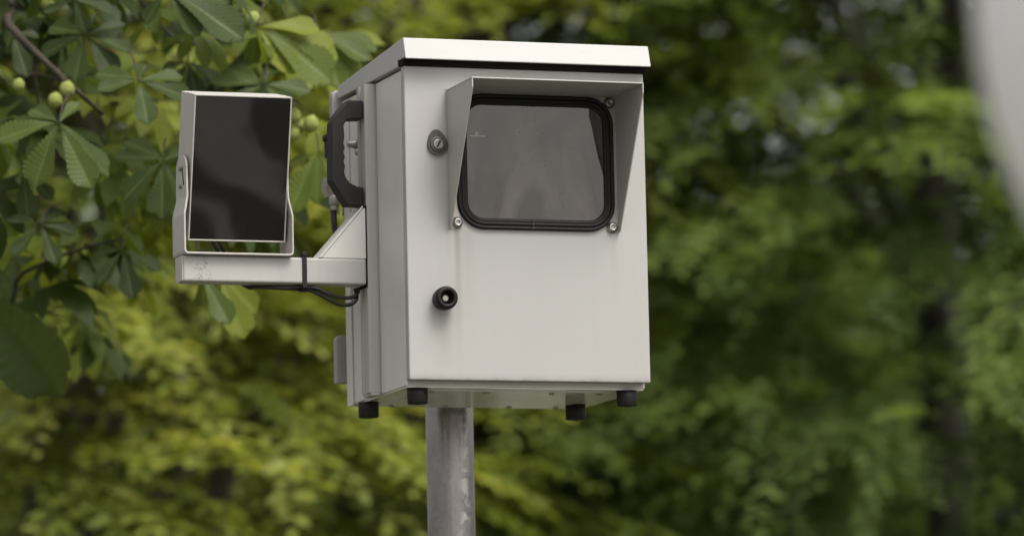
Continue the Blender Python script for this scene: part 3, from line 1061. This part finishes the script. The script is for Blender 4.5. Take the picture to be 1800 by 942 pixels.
def twigs(root, base, ends, r, m, keep=1.):
    a, b = ends
    px, py, dep = project((a + b) / 2)
    ok = (px > -100) & (px < 1900) & (py > -100) & (py < 1050) & (rng.random(len(a)) < keep)
    a, b = a[ok], b[ok]
    n = len(a)
    if not n: return
    u = np.cross(b - a, (.3, .8, .5)); u /= np.linalg.norm(u, axis=1, keepdims=True)
    v = np.cross(b - a, u); v /= np.linalg.norm(v, axis=1, keepdims=True)
    V = np.empty((n, 6, 3))
    for k in range(3):
        an = 2 * PI * k / 3
        o = (u * math.cos(an) + v * math.sin(an)) * r
        V[:, k] = a + o
        V[:, 3 + k] = b + o * .4
    F = np.array([(0, 1, 4, 3), (1, 2, 5, 4), (2, 0, 3, 5)])
    Fa = (F[None] + (np.arange(n) * 6)[:, None, None]).reshape(-1, 4)
    me = bpy.data.meshes.new('twigs')
    me.from_pydata((V.reshape(-1, 3) - np.array(base)).tolist(), [], Fa.tolist())
    me.materials.append(m)
    o = bpy.data.objects.new('twig', me)
    COL.objects.link(o)
    o.parent = root
    o['kind'] = 'stuff'

def tree(name, label, base, height, lobes, leaf_t, leaf, k, length, dens, m, tint, droop=.35, limbs=9, trunk_r=.16, bark=None, lean=(0, 0), flat=.25, group=None, shell=.5, parts=300, extra_limbs=()):
    base = Vector(base)
    root = thing(name, label, 'tree', base, 0, group)
    cc = np.mean([np.array(l[0]) for l in lobes], 0)
    pts = sample_crown(lobes, dens, shell)
    P, B, S, T, ends = sprays(pts, cc, k, length, leaf, droop, tint[0], tint[1], flat)
    put_foliage(root, base, [leaf_t], np.zeros(len(P), int), P, B, S, T, m, parts)
    ends_l = []
    for i in range(limbs):
        c, r, _ = lobes[i % len(lobes)]
        a = 2 * PI * (i * .381) + .5
        ends_l.append((c[0] + r[0] * .72 * math.cos(a), c[1] + r[1] * .72 * math.sin(a), c[2] + r[2] * random.uniform(-.5, .6)))
    woody(root, base, trunk_r, height, lean, ends_l + list(extra_limbs), bark or M_BARK)
    twigs(root, base, ends, .004, M_TWIG, .6)
    return root

def bough_tree(name, label, base, z0, z1, rad, layers, per, m, tint, leaf=.085, trunk_r=.16, parts=300, bark=None, fan=.36, droop=.35, height=None, keep=1.0, cone=.55, group=None, infill=16, t0=.30, spray=1.0, fill=11.5):
    """a tree whose foliage lies in layered, drooping boughs with dark gaps between them"""
    base = Vector(base)
    root = thing(name, label, 'tree', base, 0, group)
    ax = np.array((base.x, base.y))
    C0, D0, TB, tips = [], [], [], []
    for li in range(layers):
        f = li / max(1, layers - 1)
        z = z0 + (z1 - z0) * f
        R = rad * (1 - cone * f ** 1.3) * (.72 + .28 * min(1, f * 6))
        for k in range(per):
            a = 2 * PI * (k + rng.random()) / per + li * 1.1
            u = np.array((math.cos(a), math.sin(a)))
            if u[1] > .35 and rng.random() < .65: continue          # fewer on the far side
            if rng.random() > keep: continue
            L = R * rng.uniform(.72, 1.12)
            zz = z + rng.normal() * .10
            dr = droop * rng.uniform(.5, 1.5)
            side = np.array((-u[1], u[0]))
            bt = rng.normal() * .16
            ns = max(5, int(fill * L / spray))
            t = rng.uniform(t0, 1, ns) ** .75
            w = rng.uniform(-1, 1, ns) * fan * (1.15 - .75 * t) * min(1, L) * 1.1
            P = np.empty((ns, 3))
            P[:, :2] = ax + u * (t * L)[:, None] + side * w[:, None]
            P[:, 2] = zz + .12 * L * t - dr * L * t ** 2.2 - np.abs(w) * .16 + rng.normal(size=ns) * .025
            d = np.empty((ns, 3))
            d[:, :2] = u + side * (w * 1.4 + rng.normal(size=ns) * .25)[:, None]
            d[:, 2] = .08 - 1.5 * dr * t ** 1.2
            C0.append(P); D0.append(d); TB.append(np.full(ns, bt))
            if k % 3 == 0:
                tips.append((ax[0] + u[0] * L * .8, ax[1] + u[1] * L * .8, zz + .1 * L - dr * L * .6))
    # looser sprays on the short twigs between the boughs
    ni = int(infill * rad * (z1 - z0) * 3)
    f = rng.random(ni)
    R = rad * (1 - cone * f ** 1.3) * rng.uniform(.55, 1.0, ni)
    a = rng.uniform(PI, 2 * PI, ni)
    P = np.stack((ax[0] + R * np.cos(a), ax[1] + R * np.sin(a), z0 + (z1 - z0) * f + rng.normal(size=ni) * .1 - .25), 1)
    d = np.stack((np.cos(a), np.sin(a), np.full(ni, -.5)), 1) + rng.normal(size=(ni, 3)) * .3
    C0.append(P); D0.append(d); TB.append(np.full(ni, .0))
    C = np.concatenate(C0); D = np.concatenate(D0); TB = np.concatenate(TB)
    px, py, dep = project(C)
    near = (px > -350) & (px < 2150) & (py > -400) & (py < 1300)
    ok = near | (rng.random(len(C)) < .30)
    C, D, TB = C[ok], D[ok], TB[ok]
    n = len(C)
    D /= np.linalg.norm(D, axis=1, keepdims=True)
    nrm = np.tile((0, 0, 1.), (n, 1)) + rng.normal(size=(n, 3)) * .10
    nrm -= D * np.sum(nrm * D, 1, keepdims=True)
    nrm /= np.linalg.norm(nrm, axis=1, keepdims=True)
    b = np.cross(nrm, D)
    st = np.clip(tint[0] + TB + rng.normal(size=n) * tint[1], .02, .98)
    K, Ls = 14, rng.uniform(.34, .62, n) * spray
    P, B, S, T = [], [], [], []
    for i in range(K):
        u = (i + .5) / K
        sd = 1 if i % 2 else -1
        sp_ = .85 if i < K - 1 else 0
        ld = D * math.cos(sp_) + b * sd * math.sin(sp_) + rng.normal(size=(n, 3)) * .12
        pos = C + D * (Ls * (u - .5))[:, None] + rng.normal(size=(n, 3)) * .008
        pos[:, 2] -= .10 * Ls * u * u
        P.append(pos); B.append(basis(ld, nrm + rng.normal(size=(n, 3)) * .13)); S.append(leaf * rng.uniform(.75, 1.2, n) * (1.08 - .35 * u))
        T.append(np.clip(st + rng.normal(size=n) * .09, .01, .99))
    P, B, S, T = map(np.concatenate, (P, B, S, T))
    put_foliage(root, base, [OVAL], np.zeros(len(P), int), P, B, S, T, m, parts)
    rs = np.random.default_rng(5)
    tips = [tips[i] for i in rs.permutation(len(tips))[:26]]
    woody(root, base, trunk_r, height or (z1 + .6), (0, .1), tips, bark or M_BARK)
    twigs(root, base, (C - D * .2, C + D * .15), .003, M_TWIG, .5)
    return root

MF_DEEP = leaf_mat('deep green leaves', ((0, (.045, .080, .020)), (.5, (.110, .170, .044)), (1, (.24, .32, .085))), .52, .5, .22)
MF_MID = leaf_mat('fresh green leaves', ((0, (.08, .11, .018)), (.5, (.19, .235, .038)), (1, (.34, .38, .07))), .55, .5, .3)
MF_YEL = leaf_mat('yellow green leaves', ((0, (.08, .115, .018)), (.5, (.22, .26, .042)), (1, (.46, .46, .12))), .5, .5, .3)
MF_CHE = leaf_mat('chestnut leaves', ((0, (.035, .055, .015)), (.45, (.065, .095, .024)), (.75, (.14, .18, .03)), (1, (.26, .30, .04))), .55, .5, .22)
MF_HERO = leaf_mat('chestnut leaflets', ((0, (.030, .046, .016)), (.5, (.066, .100, .026)), (.8, (.13, .17, .030)), (1, (.25, .29, .04))), .48, .46, .2, True)

def C_(px, py, Y):
    p = at(px, py, Y)
    return (p.x, p.y, p.z)

# right: deep green trees with layered boughs
c1 = C_(1680, 420, 18.6)
bough_tree('beech_tree', 'tall dark green tree filling the right of the view behind the globe', (c1[0], 18.8, 0), 1.9, 8.4, 2.9, 27, 18, MF_DEEP, (.57, .19), .064, .12, fan=.52, infill=24, t0=.40, fill=17, droop=.30)
c2 = C_(1090, 760, 21.5)
bough_tree('beech_tree', 'dark green tree behind the pole and below the cabinet', (c2[0], 21.8, 0), 1.6, 4.7, 2.3, 16, 16, MF_DEEP, (.57, .19), .064, .11, fan=.48, infill=20, t0=.40, fill=17, droop=.30)
for px, Y, zt, tn, lb in ((700, 33, 7.0, .6, 'tall green tree far back, behind the cabinet and pole'), (1420, 35, 6.1, .7, 'tall green tree far back, in the gap right of the cabinet'),
                          (2000, 33, 11.5, .5, 'tall green tree far back, at the right edge below the globe')):
    c1 = C_(px, 500, Y)
    bough_tree('beech_tree', lb, (c1[0], Y, 0), 2.2, zt, 3.9, 24, 18, MF_DEEP, (tn, .16), .14, .22, fan=.42, infill=14, t0=.3, spray=1.7)
# top centre: light green crown
c3 = C_(740, -40, 17.4)
LIME = bough_tree('lime_tree', 'light green tree whose lower boughs show above the cabinet roof', (c3[0] + .1, 18.0, 0), 4.1, 8.4, 1.45, 17, 13, MF_MID, (.62, .16), .09, .15, bark=M_BARKG, height=8.6)
bm = bmesh.new()
add_tube(bm, catmull((Vector((c3[0] + .1, 18.0, 4.05)), at(645, 118, 17.3), at(692, 52, 16.9), at(735, 2, 16.7), at(790, -60, 16.5)), 6), [.05, .048, .045, .042, .040, .038] + [.034] * 12 + [.028] * 7, 10)
link('limb', bm, M_BARKG, LIME, LIME.location)
# left: yellow green maple beyond the chestnut
c4 = C_(330, 600, 13.6)
bough_tree('maple_tree', 'yellow green maple seen out of focus below the lamp arm', (c4[0] - .5, 15.0, 0), 1.6, 6.0, 1.45, 24, 14, MF_YEL, (.53, .24), .08, .12, bark=M_BARKG, fan=.45, droop=.3)
# low mid green tree between the two
c5 = C_(600, 900, 17.0)
bough_tree('hornbeam_tree', 'small mid green tree low down between the maple and the pole', (c5[0], 17.4, 0), 1.6, 4.4, 1.7, 15, 13, MF_MID, (.45, .18), .075, .10, fan=.45)

# far wood closing the view, one mass
def far_wood():
    lobes = []
    for i, px in enumerate((-1500, -1080, -660, -240, 180, 560, 1830, 2100, 2360, 2700, 3100)):
        p = C_(px, 300 + 120 * math.sin(i * 2.1), 46 + 2.5 * math.sin(i * 1.3))
        lobes.append(((p[0], p[1], 5.5 + .8 * math.sin(i * 1.7)), (2.0, 1.6, 5.6), 1))
    pts = sample_crown(lobes, 26, .55)
    P, B, S, T, _ = sprays(pts, np.mean(pts, 0) * np.array((0, 0, 1)) + np.array((0, 40, 0)), 10, .6, .15, .35, .4, .22)
    me = foliage_mesh('wood', OVAL, P, B, S, T)
    me.materials.append(MF_DEEP)
    o = bpy.data.objects.new('far_wood', me)
    COL.objects.link(o)
    tag(o, 'dark green wood far behind the trees, reading as one mass', 'wood', kind='stuff')
far_wood()

# ------------------------------------------------------------------ the horse chestnut at the left
def chestnut():
    base = Vector((-3.0, 11.2, 0))
    root = thing('chestnut_tree', 'horse chestnut with big fingered leaves and green fruits, left behind the lamp', 'tree', base)
    lobes = [((-2.7, 11.0, 4.6), (1.9, 1.7, 1.9), .5), ((-1.15, 10.1, 3.28), (.75, .75, .50), 1.9), ((-1.0, 9.4, 2.98), (.35, .5, .27), 1.6), ((-.80, 9.4, 3.2), (.55, .5, .38), 2.0)]
    pts = sample_crown(lobes, 22, .3)
    n0 = len(pts)
    cc = np.array((-2.6, 11.2, 4.0))
    P, B, S, T, Wh = [], [], [], [], []
    st = np.clip(.62 + rng.normal(size=n0) * .32, .02, .98)
    ends = [], []
    for i in range(4):
        d = pts - cc
        d /= np.linalg.norm(d, axis=1, keepdims=True)
        d = d + rng.normal(size=(n0, 3)) * .8
        d[:, 2] = rng.uniform(-.5, .25, n0)
        d /= np.linalg.norm(d, axis=1, keepdims=True)
        nrm = np.tile((0, -.25, 1.), (n0, 1)) + rng.normal(size=(n0, 3)) * .33
        pos = pts + d * rng.uniform(.06, .17, n0)[:, None]
        ends[0].append(pts); ends[1].append(pos)
        P.append(pos); B.append(basis(d, nrm)); S.append(rng.uniform(.085, .145, n0)); T.append(np.clip(st + rng.normal(size=n0) * .13, .02, .98))
        Wh.append(rng.integers(0, 5, n0))
    P, B, S, T, Wh = map(np.concatenate, (P, B, S, T, Wh))
    # keep the space of the cabinet, lamp and pole free
    px, py, dep = project(P)
    free = (dep > 9.12) & ~((dep < 9.6) & (px > 560))
    P, B, S, T, Wh = P[free], B[free], S[free], T[free], Wh[free]
    put_foliage(root, base, CHEST, Wh, P, B, S, T, MF_CHE, 230, 20)
    twigs(root, base, (np.concatenate(ends[0])[free], np.concatenate(ends[1])[free]), .0018, M_TWIG, 1)
    woody(root, base, .19, 7.5, (.2, -.1), [(-2.0, 10.6, 3.4), (-2.4, 10.4, 4.6), (-1.6, 10.9, 5.4), (-3.9, 10.6, 4.4), (-3.4, 12.2, 5.0), (-1.8, 12.0, 4.0), (-3.8, 12.0, 3.2)], M_BARK)
    # boughs that show
    for path, r in (((( -1.9, 10.5, 3.75), at(-60, -30, 9.3), at(15, 45, 9.0), at(60, 90, 8.95), at(118, 145, 8.95), at(180, 200, 9.0)), .010),
                    ((at(60, 90, 8.95), at(62, 140, 8.97), at(70, 200, 9.0)), .0045),
                    ((at(150, -120, 9.7), at(240, -10, 9.4), at(300, 62, 9.25), at(345, 78, 9.2), at(420, 52, 9.15), at(480, 40, 9.1)), .0045),
                    ((at(345, 80, 9.2), at(375, 72, 9.15), at(400, 58, 9.15)), .004),
                    ((( -1.9, 10.5, 3.3), at(-80, 540, 9.5), at(40, 480, 9.3), at(120, 445, 9.25), at(210, 420, 9.2)), .006),
                    ((at(570, 60, 9.2), at(560, 140, 9.15), at(530, 172, 9.1), at(508, 190, 9.05)), .0022),
                    ((at(500, 175, 9.05), at(525, 180, 9.05), at(540, 205, 9.05)), .0020),
                    ((at(118, 145, 8.95), at(60, 130, 8.95), at(34, 148, 8.95)), .002),
                    ((at(100, 120, 8.95), at(110, 140, 8.94), at(112, 158, 8.93)), .002)):
        bm = bmesh.new()
        pp = catmull(path, 6)
        add_tube(bm, pp, [r * (1 - .6 * k / (len(pp) - 1)) for k in range(len(pp))], 7)
        link('bough', bm, M_TWIG, root, base)
    # fruits
    M_FR = mat('green chestnut husk', (.23, .27, .055), .5, 0, .4, .3, 120, .6, 700)
    fm = None
    for px, py, Y, r in ((97, 177, 8.92, 13), (118, 158, 8.94, 14), (33, 150, 8.95, 11), (445, 36, 9.1, 14), (547, 218, 9.05, 14), (516, 204, 9.05, 13), (516, 236, 9.06, 12), (529, 222, 9.08, 11)):
        if fm is None:
            bm = bmesh.new()
            bmesh.ops.create_icosphere(bm, subdivisions=3, radius=1)
            for v in bm.verts:
                v.co *= 1 + .05 * math.sin(v.co.x * 9) * math.sin(v.co.y * 9 + 1) * math.sin(v.co.z * 9)
                v.co *= 1.12 if random.random() < .10 else 1
                v.co.z *= 1.08
            o = link('fruit', bm, M_FR, root, smooth=True)
            fm = o.data
        else:
            o = bpy.data.objects.new('fruit', fm)
            COL.objects.link(o)
            o.parent = root
        s = r / F_PX * Y
        o.location = at(px, py, Y) - base
        o.scale = (s, s, s)
    # the leaves that are nearly sharp: petiole and separate leaflets
    def leaflet_mesh(tint, curl, wid):
        NU, NV = 44, 10
        bm = bmesh.new()
        uvl = bm.loops.layers.uv.new('UVMap')
        grid = []
        for i in range(NU + 1):
            u = i / NU
            ws = (u / .66) ** 1.15 if u < .66 else max(0.0, (1 - ((u - .66) / .34) ** 2.2)) ** .8
            ws = max(ws, .02) * wid / 2
            row = []
            for j in range(NV + 1):
                v = j / NV * 2 - 1
                ph = u * 15 - abs(v) * 3.5
                z = .015 * math.sin(2 * PI * ph) * (abs(v) ** .6) * (1 if .08 < u < .97 else 0) + .055 * abs(v) * (ws / (wid / 2)) - curl * u * u + .015 * math.sin(7 * u + v)
                edge = 1 + (.03 * math.sin(u * 90) if abs(v) > .95 else 0)
                x = u + .10 * abs(v) * ws / wid * (1 if u < .9 else 0)
                row.append(bm.verts.new((x, v * ws * edge, z)))
            grid.append(row)
        for i in range(NU):
            for j in range(NV):
                f = bm.faces.new((grid[i][j], grid[i + 1][j], grid[i + 1][j + 1], grid[i][j + 1]))
                f.smooth = True
                for l, (a, b) in zip(f.loops, ((i, j), (i + 1, j), (i + 1, j + 1), (i, j + 1))):
                    l[uvl].uv = (a / NU, b / NV)
        me = bpy.data.meshes.new('leaflet')
        bm.to_mesh(me)
        bm.free()
        a = me.attributes.new('tint', 'FLOAT', 'POINT')
        a.data.foreach_set('value', np.full(len(me.vertices), tint, np.float32))
        me.materials.append(MF_HERO)
        return me
    tints = (.05, .3, .5, .62, .8, .97)
    meshes = {(t, k): leaflet_mesh(t, (.05, .13, .2)[k], (.40, .46, .50)[k]) for t in tints for k in range(3)}
    plain = leaflet_mesh(.02, .12, .42)
    plain.materials[0] = MF_CHE
    HERO = [  # hub pixel, depth, tint, [leaflet tip pixels, depth offset, facing]
        ((103, 216), 8.80, .62, ((52, 320, -.03), (162, 330, -.03), (-12, 232, -.02), (200, 300, .03, 1.6), (52, 183, .03), (140, 178, .05))),
        ((243, 143), 8.86, .5, ((170, 152, -.02), (262, 210, -.04), (334, 168, -.02), (168, 116, .03), (322, 128, .03), (256, 105, .06))),
        ((287, 283), 8.95, .3, ((200, 268, 0), (212, 342, -.03), (282, 378, -.03), (220, 236, .03), (330, 352, 0), (330, 262, .04))),
        ((292, -14), 8.92, .5, ((430, 50, -.03), (352, 62, -.02), (420, 8, .02), (250, 40, 0))),
        ((452, 48), 9.08, .97, ((560, 42, .0), (588, 128, -.03), (520, 122, -.03), (600, 84, .02), (440, 110, 0))),
        ((560, 62), 9.20, .8, ((650, 92, -.02), (640, 140, 0), (600, 150, -.03), (668, 70, .04))),
        ((560, 268), 9.05, .8, ((502, 372, -.03), (556, 352, -.02), (600, 330, 0), (505, 290, .02))),
        ((352, 478), 9.05, .62, ((405, 568, -.03), (362, 545, .04))),
        ((385, 480), 9.12, .97, ((432, 590, -.02), (458, 545, .03))),
        ((150, 62), 9.02, .3, ((66, 92, 0), (235, 88, -.02), (205, 128, -.03), (128, 138, -.03), (84, 38, .03), (220, 40, .03))),
        ((462, 150), 9.02, .5, ((370, 136, -.02), (400, 182, -.04), (505, 182, -.03), (545, 150, 0), (480, 105, .04), (400, 108, .03))),
        ((130, 0), 8.98, .05, ((152, 56, 0), (75, 22, 0), (205, 15, .02))),
        ((-90, 450), 6.9, .05, ((104, 698, .02, 'under'),)),
        ((70, 395), 9.0, .3, ((20, 450, -.02), (100, 462, -.03), (135, 405, 0), (10, 378, .03), (110, 360, .04))),
        ((215, 440), 9.15, .3, ((170, 500, -.03), (235, 520, -.03), (285, 470, 0), (160, 440, .02))),
        ((330, 110), 9.12, .05, ((290, 170, -.03), (350, 180, -.03), (392, 140, 0), (280, 120, .02))),
        ((20, 60), 9.05, .05, ((-20, 110, 0), (50, 130, -.03), (70, 60, .02))),
        ((40, 300), 9.1, .3, ((-10, 340, 0), (50, 380, -.03), (95, 350, 0))),
    ]
    for hub, Y, tnt, tips in HERO:
        h = at(*hub, Y)
        bm = bmesh.new()
        back = h + Vector((random.uniform(-.03, .03), .07, random.uniform(.03, .08)))
        add_tube(bm, catmull((back, h.lerp(back, .5) + Vector((0, 0, .012)), h), 4), [.0018] * 9, 6)
        leaf = link('leaf', bm, M_TWIG, root, base)
        for tp in tips:
            tip = at(tp[0], tp[1], Y + tp[2])
            d = tip - h
            L = d.length
            under = len(tp) > 3 and tp[3] == 'under'
            face = tp[3] if len(tp) > 3 and not under else random.uniform(-.15, .15)
            nrm = Vector((.1, -.85, -.5)) if under else Vector((face, -.9, .75 + random.uniform(-.2, .2)))
            dn = d.normalized()
            y = nrm.cross(dn).normalized()
            z = dn.cross(y)
            tt = tnt if random.random() < .7 else tints[max(0, tints.index(tnt) - 1)]
            big = 2 if L * F_PX / Y > 150 else random.randrange(3)
            o = bpy.data.objects.new('leaflet', plain if under else meshes[(tt, big)])
            COL.objects.link(o)
            o.parent = leaf
            M_ = Matrix((dn, y, z)).transposed().to_4x4()
            o.matrix_local = Matrix.Translation(h - base) @ M_ @ Matrix.Scale(L, 4)
chestnut()
